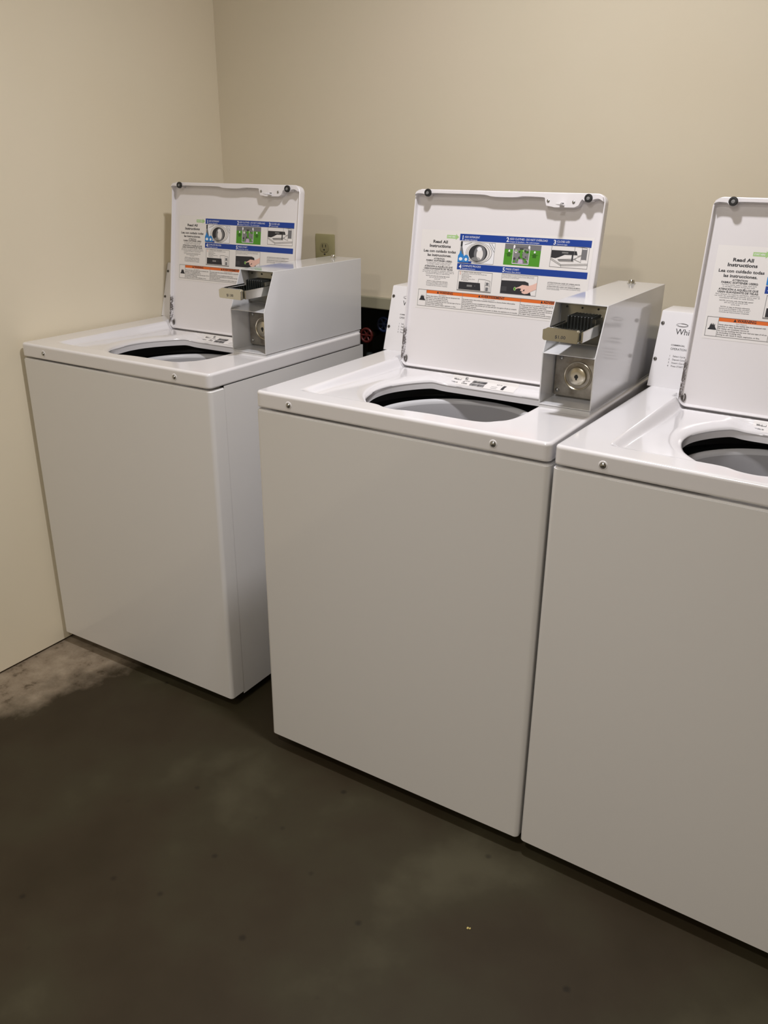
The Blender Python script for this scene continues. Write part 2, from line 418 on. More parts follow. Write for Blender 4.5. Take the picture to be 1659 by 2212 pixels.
def make_label(parent):
    """instruction sheet on the inside of the lid, in lid coordinates"""
    bm = bmesh.new(); w0 = -0.0117; st = 0.00010
    ms = ['paper', 'blue', 'white_ink', 'ink', 'grey_ink', 'mid_ink', 'orange', 'green', 'pale_green', 'dark_green', 'sky', 'skin', 'lilac', 'plastic_grey']
    I = {k: i for i, k in enumerate(ms)}
    U = lambda u: u*1.006-0.0070
    V = lambda v: v+0.0005
    L = [w0+st*i for i in range(12)]
    def R(x0, x1, y0, y1, lay, k): rect(bm, U(x0), U(x1), V(y0), V(y1), L[lay], I[k])
    def S(pts, lay, k): shp(bm, [(U(a), V(b)) for a, b in pts], L[lay], I[k])
    def T(s, x, y, cap, lay, k, al='LEFT', bold=0.0, width=None, sx=1.0):
        text(bm, s, U(x), V(y), cap, L[lay], I[k], al, bold, width, sx)
    def E(cx, cy, rx, ry, lay, k, n=28): S([(cx+rx*math.cos(2*PI*i/n), cy+ry*math.sin(2*PI*i/n)) for i in range(n)], lay, k)
    def line(a, b, t, lay, k):
        d = Vector((b[0]-a[0], b[1]-a[1])).normalized(); n_ = Vector((-d.y, d.x))*t/2
        S([(a[0]-n_.x, a[1]-n_.y), (b[0]-n_.x, b[1]-n_.y), (b[0]+n_.x, b[1]+n_.y), (a[0]+n_.x, a[1]+n_.y)], lay, k)
    def box_line(x0, x1, y0, y1, t, lay, k):
        R(x0, x1, y0, y0+t, lay, k); R(x0, x1, y1-t, y1, lay, k); R(x0, x0+t, y0, y1, lay, k); R(x1-t, x1, y0, y1, lay, k)
    # paper outline
    R(0.030, 0.466, 0.146, 0.334, 0, 'paper')
    # green arrow
    S([(0.0995, 0.3155), (0.124, 0.3155), (0.124, 0.3125), (0.1325, 0.3195), (0.124, 0.3265), (0.124, 0.3235), (0.0995, 0.3235)], 1, 'pale_green')
    T('START HERE', 0.112, 0.3180, 0.0032, 2, 'white_ink', 'CENTER', 0.02, 0.021)
    # left column
    cx = 0.0835
    T('Read All', cx, 0.3035, 0.0066, 1, 'ink', 'CENTER', 0.034, 0.040)
    T('Instructions', cx, 0.2935, 0.0066, 1, 'ink', 'CENTER', 0.034, 0.058)
    T('Lea con cuidado todas', cx, 0.2815, 0.0060, 1, 'ink', 'CENTER', 0.030, 0.089)
    T('las instrucciones.', cx, 0.2720, 0.0060, 1, 'ink', 'CENTER', 0.030, 0.066)
    rows = [('ATTENTION', .2650, .0033, .030, 'grey_ink', .02), ('FABRIC SOFTENER USERS:', .2598, .0036, .072, 'grey_ink', .02),
            ('For best results, select a deep rinse cycle', .2560, .0022, .068, 'mid_ink', 0), ('to use fabric softener during each wash.', .2525, .0022, .064, 'mid_ink', 0),
            ('ATENCIÓN A AQUÉLLOS QUE', .2462, .0036, .078, 'grey_ink', .02), ('USAN SUAVIZANTE DE TELAS:', .2408, .0036, .080, 'grey_ink', .02),
            ('Para obtener los mejores resultados, seleccione', .2370, .0022, .086, 'mid_ink', 0), ('un ciclo de enjuague profundo para usar el', .2335, .0022, .088, 'mid_ink', 0),
            ('suavizante de telas en cada lavado.', .2300, .0022, .068, 'mid_ink', 0),
            ('NOTE: Lid locks only during high speed', .2245, .0022, .066, 'grey_ink', 0), ('spin and will not unlock until', .2210, .0022, .046, 'mid_ink', 0), ('cycle ends.', .2175, .0022, .018, 'mid_ink', 0),
            ('NOTA: La tapa se bloquea solamente', .2120, .0022, .058, 'grey_ink', 0), ('durante el centrifugado a alta velocidad y', .2085, .0022, .062, 'mid_ink', 0), ('no se desbloquea hasta terminar el ciclo.', .2050, .0022, .060, 'mid_ink', 0), ('Consulte las instrucciones completas.', .2015, .0022, .060, 'mid_ink', 0)]
    for s, y, cap, wd, k, bo in rows: T(s, cx+0.001, y, cap*1.06, 1, k, 'CENTER', bo+0.018, wd)
    # blue bars
    R(0.1350, 0.4610, 0.3125, 0.3278, 1, 'blue'); R(0.1350, 0.4610, 0.2452, 0.2598, 1, 'blue')
    for s, t1, t2, x, y, w1, w2 in (('1', 'ADD DETERGENT', 'Agregue detergente', .1395, .3148, .040, .034), ('2', 'ADD CLOTHES - DO NOT OVERLOAD', 'Cargue la lavadora - No sobrecargue', .2560, .3160, .094, .074),
                            ('3', 'CLOSE LID', 'Cierre la tapa', .3715, .3160, .030, .025), ('4', 'COMPLETE PROCESS', 'Complete el proceso', .1400, .2482, .050, .036), ('5', 'PRESS START', 'Presione Start (Inicio)', .2545, .2482, .034, .038)):
        T(s, x, y-0.0005, 0.0098, 2, 'white_ink', 'LEFT', 0.02)
        T(t1, x+0.0082, y+0.0042, 0.0044, 2, 'white_ink', 'LEFT', 0.0, w1)
        T(t2, x+0.0082, y-0.0012, 0.0031, 2, 'white_ink', 'LEFT', 0.0, w2)
    # picture 1: drum with bottles
    x0, x1, y0, y1 = .1385, .2295, .2620, .3105
    box_line(x0, x1, y0, y1, .0007, 3, 'mid_ink')
    R(x0, x1, y0, y1, 1, 'white_ink')
    E(.189, .2860, .0345, .0235, 2, 'mid_ink'); E(.189, .2862, .0335, .0225, 3, 'paper'); E(.188, .2858, .0295, .0215, 4, 'mid_ink'); E(.188, .2856, .0285, .0208, 5, 'paper')
    E(.187, .2852, .0245, .0200, 6, 'ink'); E(.192, .2848, .0155, .0185, 7, 'mid_ink'); E(.192, .2830, .0085, .0130, 8, 'paper'); E(.190, .2950, .0062, .0050, 9, 'white_ink'); E(.183, .2720, .012, .0045, 8, 'plastic_grey')
    line((.150, .303), (.168, .309), .0012, 3, 'plastic_grey'); line((.214, .309), (.2285, .290), .0012, 5, 'plastic_grey'); line((.220, .309), (.229, .297), .0010, 5, 'plastic_grey')
    R(.1395, .1440, .2990, .3108, 4, 'ink'); S([(.140, .299), (.144, .299), (.151, .275), (.139, .280)], 3, 'mid_ink')
    S([(.1350, .2620), (.1350, .2770), (.1385, .2830), (.1400, .2885), (.1425, .2885), (.1440, .2830), (.1500, .2790), (.1500, .2620)], 9, 'sky')
    S([(.1505, .2620), (.1505, .2760), (.1545, .2800), (.1590, .2800), (.1640, .2750), (.1640, .2620)], 9, 'sky')
    E(.1428, .2700, .0048, .0038, 10, 'white_ink'); E(.1570, .2695, .0036, .0036, 10, 'white_ink'); R(.1640, .1720, .2610, .2660, 9, 'blue')
    R(.139, .164, .2615, .2635, 10, 'blue')
    # picture 2: tub section with clothes
    x0, x1, y0, y1 = .2545, .3445, .2640, .3115
    R(x0, x1, y0, .2995, 1, 'green'); R(x0, x1, .2995, y1, 1, 'mid_ink')
    for cx_ in (.2665, .3300):
        R(cx_-.0045, cx_+.0045, .2830, .2905, 2, 'dark_green'); S([(cx_-.0100, .2905), (cx_-.0045, .2895), (cx_, .2945), (cx_+.0045, .2895), (cx_+.0100, .2905), (cx_+.0030, .2870), (cx_-.0030, .2870)], 3, 'dark_green')
        E(cx_, .2955, .0022, .0028, 3, 'white_ink')
    R(.2765, .3175, .2680, .3020, 2, 'plastic_grey'); frame_pts = (.2762, .3178, .2672, .3060)
    box_line(*frame_pts, .0012, 5, 'white_ink'); R(.2774, .3166, .3045, .3065, 6, 'mid_ink')
    for x_ in (.2785, .3155): E(x_, .3055, .0024, .0040, 7, 'white_ink')
    random.seed(4)
    for q in range(30):
        a, b = random.uniform(.281, .313), random.uniform(.271, .298)
        S([(a+random.uniform(.002, .005)*math.cos(t_), b+random.uniform(.002, .004)*math.sin(t_)) for t_ in (0.2, 1.5, 2.6, 4.0, 5.2)], 3+(q % 2), random.choice(['pale_green', 'mid_ink', 'green', 'lilac', 'plastic_grey', 'grey_ink', 'paper']))
    R(.2940, .3000, .2830, .3010, 5, 'green'); R(.2925, .3015, .2995, .3030, 6, 'grey_ink'); S([(.291, .269), (.304, .269), (.302, .278), (.292, .278)], 6, 'lilac')
    # picture 3: closing the lid
    x0, x1, y0, y1 = .3690, .4580, .2665, .3135
    box_line(x0, x1, y0, y1, .0008, 3, 'mid_ink')
    S([(.3700, .2870), (.3700, .3035), (.4290, .3035), (.4320, .2950), (.4020, .2945), (.3900, .2890), (.3810, .2860)], 1, 'ink')
    R(.3950, .4100, .2975, .3005, 2, 'plastic_grey')
    for a, b in (((.4240, .3130), (.4240, .2950)), ((.4410, .3130), (.4410, .2820)), ((.4530, .3100), (.4530, .2850)), ((.3700, .2860), (.3960, .2730)), ((.3960, .2730), (.4575, .2780)),
                 ((.3960, .2730), (.3960, .2670)), ((.4400, .2940), (.4240, .2860)), ((.4240, .2860), (.4420, .2800)), ((.3860, .2840), (.4300, .2870)), ((.3900, .2800), (.4250, .2810)), ((.4300, .3130), (.4530, .3110)),
                 ((.4320, .2930), (.4450, .2970)), ((.3700, .2830), (.3960, .2705)), ((.3960, .2705), (.4575, .2750))):
        line(a, b, .0009, 4, 'plastic_grey')
    R(.4190, .4225, .2820, .3010, 5, 'ink'); R(.4410, .4530, .2860, .3080, 2, 'mid_ink')
    line((.388, .2825), (.424, .2838), .0022, 5, 'mid_ink')
    # picture 4: console and coin box
    x0, x1, y0, y1 = .1405, .2310, .1965, .2425
    box_line(x0, x1, y0, y1, .0008, 3, 'mid_ink')
    for i, (t_, wd) in enumerate((('1. Select cycle: see panel', .050), ('2. Insert coins or card in the coin meter for each load', .066), ('Seleccione el ciclo', .020), ('Deposite las monedas', .026), ('Inserte la tarjeta', .020), ('Choose cycle first', .036), ('Presione', .018))):
        T(t_, .1500, .2392-.0031*i, .0022, 2, 'grey_ink', 'LEFT', 0, wd)
    E(.1460, .2395, .0016, .0016, 3, 'skin'); E(.1460, .2355, .0016, .0016, 3, 'skin')
    S([(.1445, .2000), (.1445, .2175), (.2010, .2175), (.2040, .2000)], 4, 'ink')
    R(.1665, .1805, .2070, .2115, 5, 'plastic_grey'); E(.1880, .2098, .0010, .0010, 5, 'mid_ink')
    S([(.1960, .2175), (.1960, .2260), (.2100, .2270), (.2260, .2240), (.2260, .1990), (.2040, .2000)], 3, 'paper')
    for a, b in (((.1960, .2175), (.1960, .2262)), ((.1960, .2262), (.2120, .2262)), ((.2120, .2262), (.2265, .2235)), ((.2265, .2235), (.2265, .1990)), ((.2145, .2220), (.2145, .1990)), ((.1410, .1985), (.2300, .1985)), ((.2145, .2125), (.2265, .2125))):
        line(a, b, .0010, 5, 'plastic_grey')
    R(.2165, .2235, .2135, .2200, 4, 'mid_ink'); R(.2165, .2235, .2000, .2090, 4, 'mid_ink')
    # picture 5: finger on the start button
    x0, x1, y0, y1 = .2550, .3455, .1985, .2440
    box_line(x0, x1, y0, y1, .0008, 3, 'mid_ink')
    for i, (t_, wd) in enumerate((('When the display is lit, press the start button to begin the cycle', .080), ('Cuando se ilumine la pantalla, presione el botón de inicio ahora', .080), ('para comenzar el ciclo de lavado', .042))):
        T(t_, .2570, .2398-.0029*i, .0022, 2, 'mid_ink', 'LEFT', 0, wd)
    S([(.2552, .1990), (.2552, .2285), (.3150, .2300), (.3240, .2270), (.3275, .2130), (.3335, .1990)], 2, 'ink')
    R(.2555, .2710, .2045, .2150, 3, 'grey_ink')
    E(.2915, .2115, .0032, .0042, 3, 'pale_green'); E(.2915, .2115, .0022, .0030, 4, 'green')
    S([(.2930, .2110), (.2935, .2135), (.3020, .2170), (.3090, .2215), (.3160, .2215), (.3250, .2205), (.3345, .2235), (.3450, .2290), (.3450, .2140), (.3340, .2090), (.3250, .2030), (.3170, .2015), (.3110, .2030), (.3090, .2060), (.3140, .2065), (.3060, .2080), (.3075, .2130), (.3010, .2135)], 5, 'skin')
    S([(.3140, .2110), (.3165, .2120), (.3160, .2075), (.3125, .2085)], 6, 'ink')
    # unbalance note
    for t_, y, cap, k, wd in (('ATTENTION IN CASE OF UNBALANCE:', .2302, .0030, 'grey_ink', .078), ('Redistribute the load and close the lid to restart', .2272, .0020, 'mid_ink', .066),
                              ('ATENCIÓN EN CASO DE DESEQUILIBRIO:', .2222, .0030, 'grey_ink', .080), ('Distribuya la carga, cierre la tapa y presione inicio', .2190, .0020, 'mid_ink', .080), ('Inicio nuevamente', .2164, .0020, 'mid_ink', .030)):
        T(t_, .3700, y, cap, 1, k, 'LEFT', 0.018, wd)
    # warning table
    R(.0580, .4560, .1832, .1912, 1, 'orange')
    box_line(.0345, .4565, .1515, .1915, .0009, 3, 'plastic_grey'); R(.0575, .0583, .1515, .1915, 4, 'plastic_grey')
    R(.1575, .1583, .1515, .1912, 4, 'plastic_grey'); R(.3090, .3098, .1515, .1912, 4, 'plastic_grey')
    for s, x, wd in (('WARNING', .0945, .037), ('AVERTISSEMENT', .2075, .062), ('ADVERTENCIA', .3670, .056)):
        T(s, x, .1846, .0054, 2, 'ink', 'LEFT', 0.025, wd)
        S([(x-.0075, .1844), (x-.0015, .1844), (x-.0045, .1902)], 2, 'ink')
    S([(.0390, .1650), (.0390, .1665), (.0415, .1690), (.0425, .1740), (.0440, .1780), (.0445, .1745), (.0455, .1790), (.0468, .1745), (.0490, .1785), (.0500, .1740), (.0520, .1775), (.0525, .1720), (.0540, .1690), (.0560, .1665), (.0560, .1650)], 2, 'ink')
    en = ['Fire Hazard', 'Never place items in the washer that are dampened with', 'gasoline or other flammable fluids.', 'No washer can completely remove oil.', 'Do not dry anything that has ever had any type of oil on', 'it (including cooking oils).', 'Doing so can result in death, explosion, or fire.']
    fr = ['Risque d\'incendie', 'Ne jamais mettre des articles humectés d\'essence ou d\'autres fluides inflammables', 'dans la laveuse.', 'Aucune laveuse ne peut complètement enlever l\'huile.', 'Ne pas faire sécher des articles qui ont été salis par tout genre d\'huile (y compris', 'les huiles de cuisson).', 'Le non-respect de ces instructions peut causer un décès, une explosion ou un incendie.']
    es = ['Peligro de Incendio', 'Nunca coloque en la lavadora artículos que estén humedecidos con gasolina', 'o cualquier otro líquido inflamable.', 'Ninguna lavadora puede eliminar completamente el aceite.', 'No seque ningún artículo que haya tenido alguna vez cualquier tipo de aceite', '(incluyendo los aceites de cocina).', 'No seguir estas instrucciones puede ocasionar la muerte, explosión o incendio.']
    for T_, xx, ww in ((en, .0592, .096), (fr, .1592, .147), (es, .3107, .143)):
        mlen = max(len(s) for s in T_)
        for i, s in enumerate(T_):
            if i == 0: T(s, xx+ww/2-.004, .1796, .0022, 2, 'mid_ink', 'CENTER', 0, len(s)/mlen*ww*1.05)
            else: T(s, xx, .1757-.0041*(i-1), .0025, 2, 'grey_ink', 'LEFT', 0.016, len(s)/mlen*ww)
    return new_obj('instruction_label', bm, [M[k] for k in ms], parent)

def make_lid(parent):
    # lid coordinates: x across, y up the lid, z towards the viewer
    bm = bmesh.new()
    def rrect(e, r, n=10):
        P = []
        for cx, cy, a0 in ((LW-e-r, LL-e-r, 0), (e+r, LL-e-r, PI/2), (e+r, e+r, PI), (LW-e-r, e+r, 1.5*PI)):
            for i in range(n+1):
                a = a0+PI/2*i/n; P.append((cx+r*math.cos(a), cy+r*math.sin(a)))
        return P
    prof = [(0.0050, 0.017, -0.026), (0.0020, 0.018, -0.0250), (0.0004, 0.019, -0.022), (0.0, 0.020, -0.019), (0.0, 0.020, -0.0025), (0.0006, 0.020, -0.0008),
            (0.0018, 0.018, -0.0002), (0.0032, 0.0165, -0.0008), (0.0040, 0.016, -0.0025), (0.0044, 0.0155, -0.0100), (0.0060, 0.014, -0.0118), (0.0080, 0.012, -0.0120)]
    rings = []
    for e, r, z in prof: rings.append([bm.verts.new((x, y, z)) for x, y in rrect(e, r)])
    n = len(rings[0])
    for a, b in zip(rings, rings[1:]):
        for i in range(n): bm.faces.new((a[i], a[(i+1) % n], b[(i+1) % n], b[i]))
    bm.faces.new(rings[0][::-1]); bm.faces.new(rings[-1])
    bmesh.ops.recalc_face_normals(bm, faces=bm.faces)
    # folded lip along the free edge
    low = catmull([(0.0045, .4125), (.012, .4150), (.028, .4140), (.033, .4105), (.044, .4110), (.050, .4160), (.10, .4164), (.183, .4160), (.213, .4122), (.265, .4122), (.290, .4148), (.334, .4140), (.3400, .4120)], 8, False)
    tab = [(.3420, .4050), (.3455, .3965), (.3600, .3945), (.3640, .3935), (.4110, .3945), (.4200, .3990), (.4245, .4090)]
    low2 = catmull([(.4270, .4120), (.434, .4085), (.448, .4085), (.4530, .4125), (.464, .4140), (.4745, .4090)], 6, False)
    up = [(LW-.0035, LL-.016), (LW-.006, LL-.008), (LW-.014, LL-.003), (.014, LL-.003), (.006, LL-.008), (.0035, LL-.016)]
    pts = [(p[0], p[1]) for p in low]+tab+[(p[0], p[1]) for p in low2]+up
    prism(bm, [(a, b, -0.0118) for a, b in pts], (0, 0, 0.0185))
    lid = new_obj('lid', bm, M['lid'], parent, smooth=35, loc=(0.0801, 0.4734, 0.9034), rot=(PI/2-LA, 0, 0))
    for u, v in ((.0405, .4165), (.4415, .4145)):
        bm = bmesh.new(); lathe(bm, [(.0088, .0062), (.0090, .0100), (.0080, .0125), (.0050, .0128), (.0040, .0118), (.0040, .0110)], (u, v, 0), 'z', 28)
        lathe(bm, [(.0040, .0112), (.0001, .0116)], (u, v, 0), 'z', 20, 1)
        o = new_obj('bumper', bm, [M['rubber'], M['plastic_grey']], lid, smooth=40)
        o['label'] = 'round black rubber bumper'
    for u, v in ((.3490, .4065), (.4085, .4055)):
        bm = bmesh.new()
        lathe(bm, [(.0034, .0066), (.0034, .0076), (.0022, .0086), (.0001, .0088)], (u, v, 0), 'z', 16)
        new_obj('latch_screw', bm, M['screw'], lid, smooth=40)
    bm = bmesh.new(); box(bm, .3775, .3885, .3965, .4005, .0060, .0340, .001); box(bm, .3790, .3870, .3985, .4000, .0066, .0070, 0, 1, 0)
    new_obj('latch_strike', bm, M['enamel'], lid, smooth=35)
    bm = bmesh.new(); box(bm, .3795, .3865, .4015, .4032, .0064, .0072)
    new_obj('strike_slot', bm, M['rubber'], lid)
    bm = bmesh.new(); tube(bm, [(.0098+.0032*math.sin(2*PI*i/16), .0185+.0075*math.cos(2*PI*i/16), -.0095) for i in range(15)], .0016, 8)
    new_obj('hinge_pin', bm, M['dark_screw'], lid, smooth=True)
    make_label(lid)
    return lid

def make_console(parent):
    x1 = 0.560
    kx = -0.0040
    bm = bmesh.new()
    # profile across depth (y,z)
    yb, yt, zt = .5269, .5739, 1.0851
    P = [(yb, H), (yt-.0012, zt-.004), (yt+.0006, zt-.001), (yt+.004, zt), (.655, zt), (.658, zt-.003), (.658, H)]
    prism(bm, [(kx, a, b) for a, b in P], (x1-kx, 0, 0))
    c = new_obj('console', bm, M['enamel'], parent, smooth=30)
    def xf(p):   # console face coordinates -> machine coordinates
        return Vector((-.0104+p.x, yb+p.y*math.sin(TH)-p.z*math.cos(TH), H+p.y*math.cos(TH)+p.z*math.sin(TH)))
    for u, v in ((.0125, .1396), (.0122, .0606), (.540, .1396), (.540, .0606)):
        bm = bmesh.new(); lathe(bm, [(.0040, .0002), (.0040, .0009), (.0030, .0022), (.0001, .0025)], (0, 0, 0), 'z', 16)
        box(bm, -.0022, .0022, -.0005, .0005, .0022, .0028, 0, 1, 1)
        for v_ in bm.verts: v_.co = xf(Vector((u+v_.co.x, v+v_.co.y, v_.co.z)))
        o = new_obj('screw', bm, [M['dark_screw'], M['rubber']], c, smooth=40)
    bm = bmesh.new()
    # oval swirl above the maker's name
    for k, (ra, rb, off) in enumerate(((.0128, .0040, 0), (.0112, .0030, .0008))):
        n = 30
        for i in range(n):
            a0, a1 = 2*PI*i/n, 2*PI*(i+1)/n
            if k == 1 and 8 < i < 14: continue
            t = .0006
            P = [Vector((.0555+off+ra*math.cos(a0), .1385+rb*math.sin(a0), .0003)), Vector((.0555+off+ra*math.cos(a1), .1385+rb*math.sin(a1), .0003)),
                 Vector((.0555+off+(ra-t)*math.cos(a1), .1385+(rb-t)*math.sin(a1), .0003)), Vector((.0555+off+(ra-t)*math.cos(a0), .1385+(rb-t)*math.sin(a0), .0003))]
            poly(bm, [xf(p) for p in P], 0)
    new_obj('oval_emblem', bm, M['ink'], c); bm = bmesh.new()
    text(bm, 'Whirlpool', .0440, .1180, .0128, .0003, 0, 'LEFT', 0.0, None, .95, xf)
    new_obj('maker_lettering', bm, M['ink'], c); bm = bmesh.new()
    text(bm, 'COMMERCIAL', .0400, .0930, .0030, .0003, 1, 'LEFT', 0.015, .0300, 1, xf)
    text(bm, 'OPERATION', .0405, .0838, .0048, .0003, 1, 'LEFT', 0.0, .0345, 1, xf)
    for i, s in enumerate(('Select Cycle', 'Deposit Coins', 'Insert Card', 'Press START')):
        y = .0688-.0072*i
        text(bm, str(i+1), .0412, y, .0036, .0003, 1, 'LEFT', 0, None, 1, xf)
        text(bm, s, .0490, y, .0036, .0003, 1, 'LEFT', 0, .0270, 1, xf)
    new_obj('console_lettering', bm, [M['ink'], M['grey_ink']], c)
    return c

def make_coin_box(parent):
    X0, X1 = .5662, .6757
    Y0, YT, Y1 = .2173, .2616, .6550
    Z0, ZK, ZT = .9315, 1.0365, 1.1312
    t = .0022
    bm = bmesh.new()
    side = [(Y0, Z0), (Y0, ZK), (YT, ZT), (Y1, ZT), (Y1, Z0)]
    prism(bm, [(X0, a, b) for a, b in side], (t, 0, 0))
    prism(bm, [(X1-t, a, b) for a, b in side], (t, 0, 0))
    box(bm, X0+t, X1-t, YT+.0004, Y1, ZT-t, ZT)              # roof
    box(bm, X0+t, X1-t, Y1-t, Y1, Z0, ZT-t)                  # back
    box(bm, X0+t, X1-t, Y0, .300, Z0, Z0+.002)               # floor of the lower bay
    prism(bm, [(X0+t, Y0, ZK-.0016), (X0+t, .300, ZK+.0060), (X0+t, .300, ZK+.0076), (X0+t, Y0, ZK)], (X1-X0-2*t, 0, 0))   # shelf
    box(bm, X0+t, X1-t, .298, .300, Z0, ZT-t)                # inner bulkhead
    bmesh.ops.bevel(bm, geom=[e for e in bm.edges if len(e.link_faces) == 2 and e.calc_face_angle(0) > 0.3], offset=.0005, segments=1, affect='EDGES')
    cb = new_obj('coin_box', bm, M['box'], parent)
    bm = bmesh.new(); box(bm, X0+.0005, X1-.0012, Y0+.0010, Y1-.004, H-.0005, .9305, .0006, 1)
    new_obj('coin_box_base', bm, M['box'], cb)
    # lower bay: lock plate with rivets and lock
    bm = bmesh.new(); box(bm, X0+.0050, X1-.0035, .2830, .2975, .9385, 1.0200, .0012)
    new_obj('lock_plate', bm, M['lock_plate'], cb, smooth=35)
    for (a, b) in ((.5795, .9490), (.5830, 1.0165), (.6630, .9490), (.6630, 1.0165)):
        bm = bmesh.new(); lathe(bm, [(.0046, .2832), (.0044, .2820), (.0030, .2800), (.0001, .2792)], (a, 0, b), 'y', 20)
        new_obj('rivet', bm, M['screw'], cb, smooth=50)
    bm = bmesh.new(); lx, lz = .6205, .9830
    lathe(bm, [(.0300, .2830), (.0294, .2808), (.0280, .2802), (.0262, .2812), (.0245, .2860)], (lx, 0, lz), 'y', 48)
    lathe(bm, [(.0245, .2860), (.0225, .2870), (.0198, .2858)], (lx, 0, lz), 'y', 48, 1)
    lathe(bm, [(.0198, .2858), (.0196, .2775), (.0186, .2752), (.0150, .2738), (.0085, .2735), (.0001, .2735)], (lx, 0, lz), 'y', 48)
    lathe(bm, [(.0042, .27345), (.0040, .2731), (.0001, .2730)], (lx, 0, lz), 'y', 24, 1)
    box(bm, lx-.0012, lx+.0022, .2729, .2740, lz-.0068, lz+.0045, 0, 1, 1)
    new_obj('lock', bm, [M['lock'], M['dark_metal']], cb, smooth=40)
    # upper bay: coin slide
    bm = bmesh.new(); box(bm, X0+.0050, X1-.0030, .2880, .2970, 1.0480, 1.1255, .001)
    new_obj('slide_housing', bm, M['housing'], cb, smooth=35)
    for (a, b) in ((.5830, 1.119), (.6150, 1.119), (.6480, 1.119)):
        bm = bmesh.new(); lathe(bm, [(.0022, .2880), (.0020, .2868), (.0001, .2864)], (a, 0, b), 'y', 12)
        new_obj('housing_rivet', bm, M['dark_metal'], cb, smooth=50)
    bm = bmesh.new()
    zb_, zt_ = 1.0740, 1.0985
    # face block with chamfered upper left corner
    P = [(.5885, zb_+.003), (.5905, zb_), (.6570, zb_-.001), (.6590, zb_+.001), (.6590, zt_-.004), (.6560, zt_-.001), (.6000, zt_), (.5960, zt_-.001), (.5925, zt_-.004), (.5885, zt_-.004)]
    prism(bm, [(a, .1540, b) for a, b in P], (0, .0100, 0))
    box(bm, .5990, .6640, .1640, .2878, zb_+.0010, zb_+.0040)
    box(bm, .5975, .6005, .1640, .2878, zb_+.0010, zt_-.0030)
    prism(bm, [(.6610, .1640, zb_), (.6610, .2550, zb_), (.6610, .2700, zt_-.002), (.6610, .1640, zt_-.004)], (.0035, 0, 0))
    box(bm, .6020, .6590, .2460, .2878, zb_+.0040, zt_+.0070)
    es = [e for e in bm.edges if len(e.link_faces) == 2 and e.calc_face_angle(0) > 0.3]
    bmesh.ops.bevel(bm, geom=es, offset=.0009, segments=2, affect='EDGES')
    new_obj('coin_slide', bm, M['chrome'], cb, smooth=35)
    bm = bmesh.new()
    for i in range(8):
        x = .6036+i*.0068
        box(bm, x, x+.0034, .2380, .2872, zb_+.0080, zt_+.0112, .0008, 1)
    tube(bm, [(.5995, .1650, zt_-.0010), (.6000, .2360, zt_+.0005)], .0017, 8)
    new_obj('coin_slots', bm, M['dark_metal'], cb, smooth=35)
    bm = bmesh.new()
    text(bm, '$1.00', .6240, zb_+.0055, .0060, 0, 0, 'CENTER', 0.01, .021)
    for v_ in bm.verts: v_.co = Vector((v_.co.x, .15385, v_.co.y))
    new_obj('price_lettering', bm, M['grey_ink'], cb)
    bm = bmesh.new(); lathe(bm, [(.0098, ZT), (.0098, ZT+.0022), (.0072, ZT+.0026), (.0070, ZT+.0080), (.0060, ZT+.0092), (.0001, ZT+.0093)], (.6110, .6120, 0), 'z', 32)
    new_obj('top_lock', bm, M['chrome'], cb, smooth=40)
    return cb

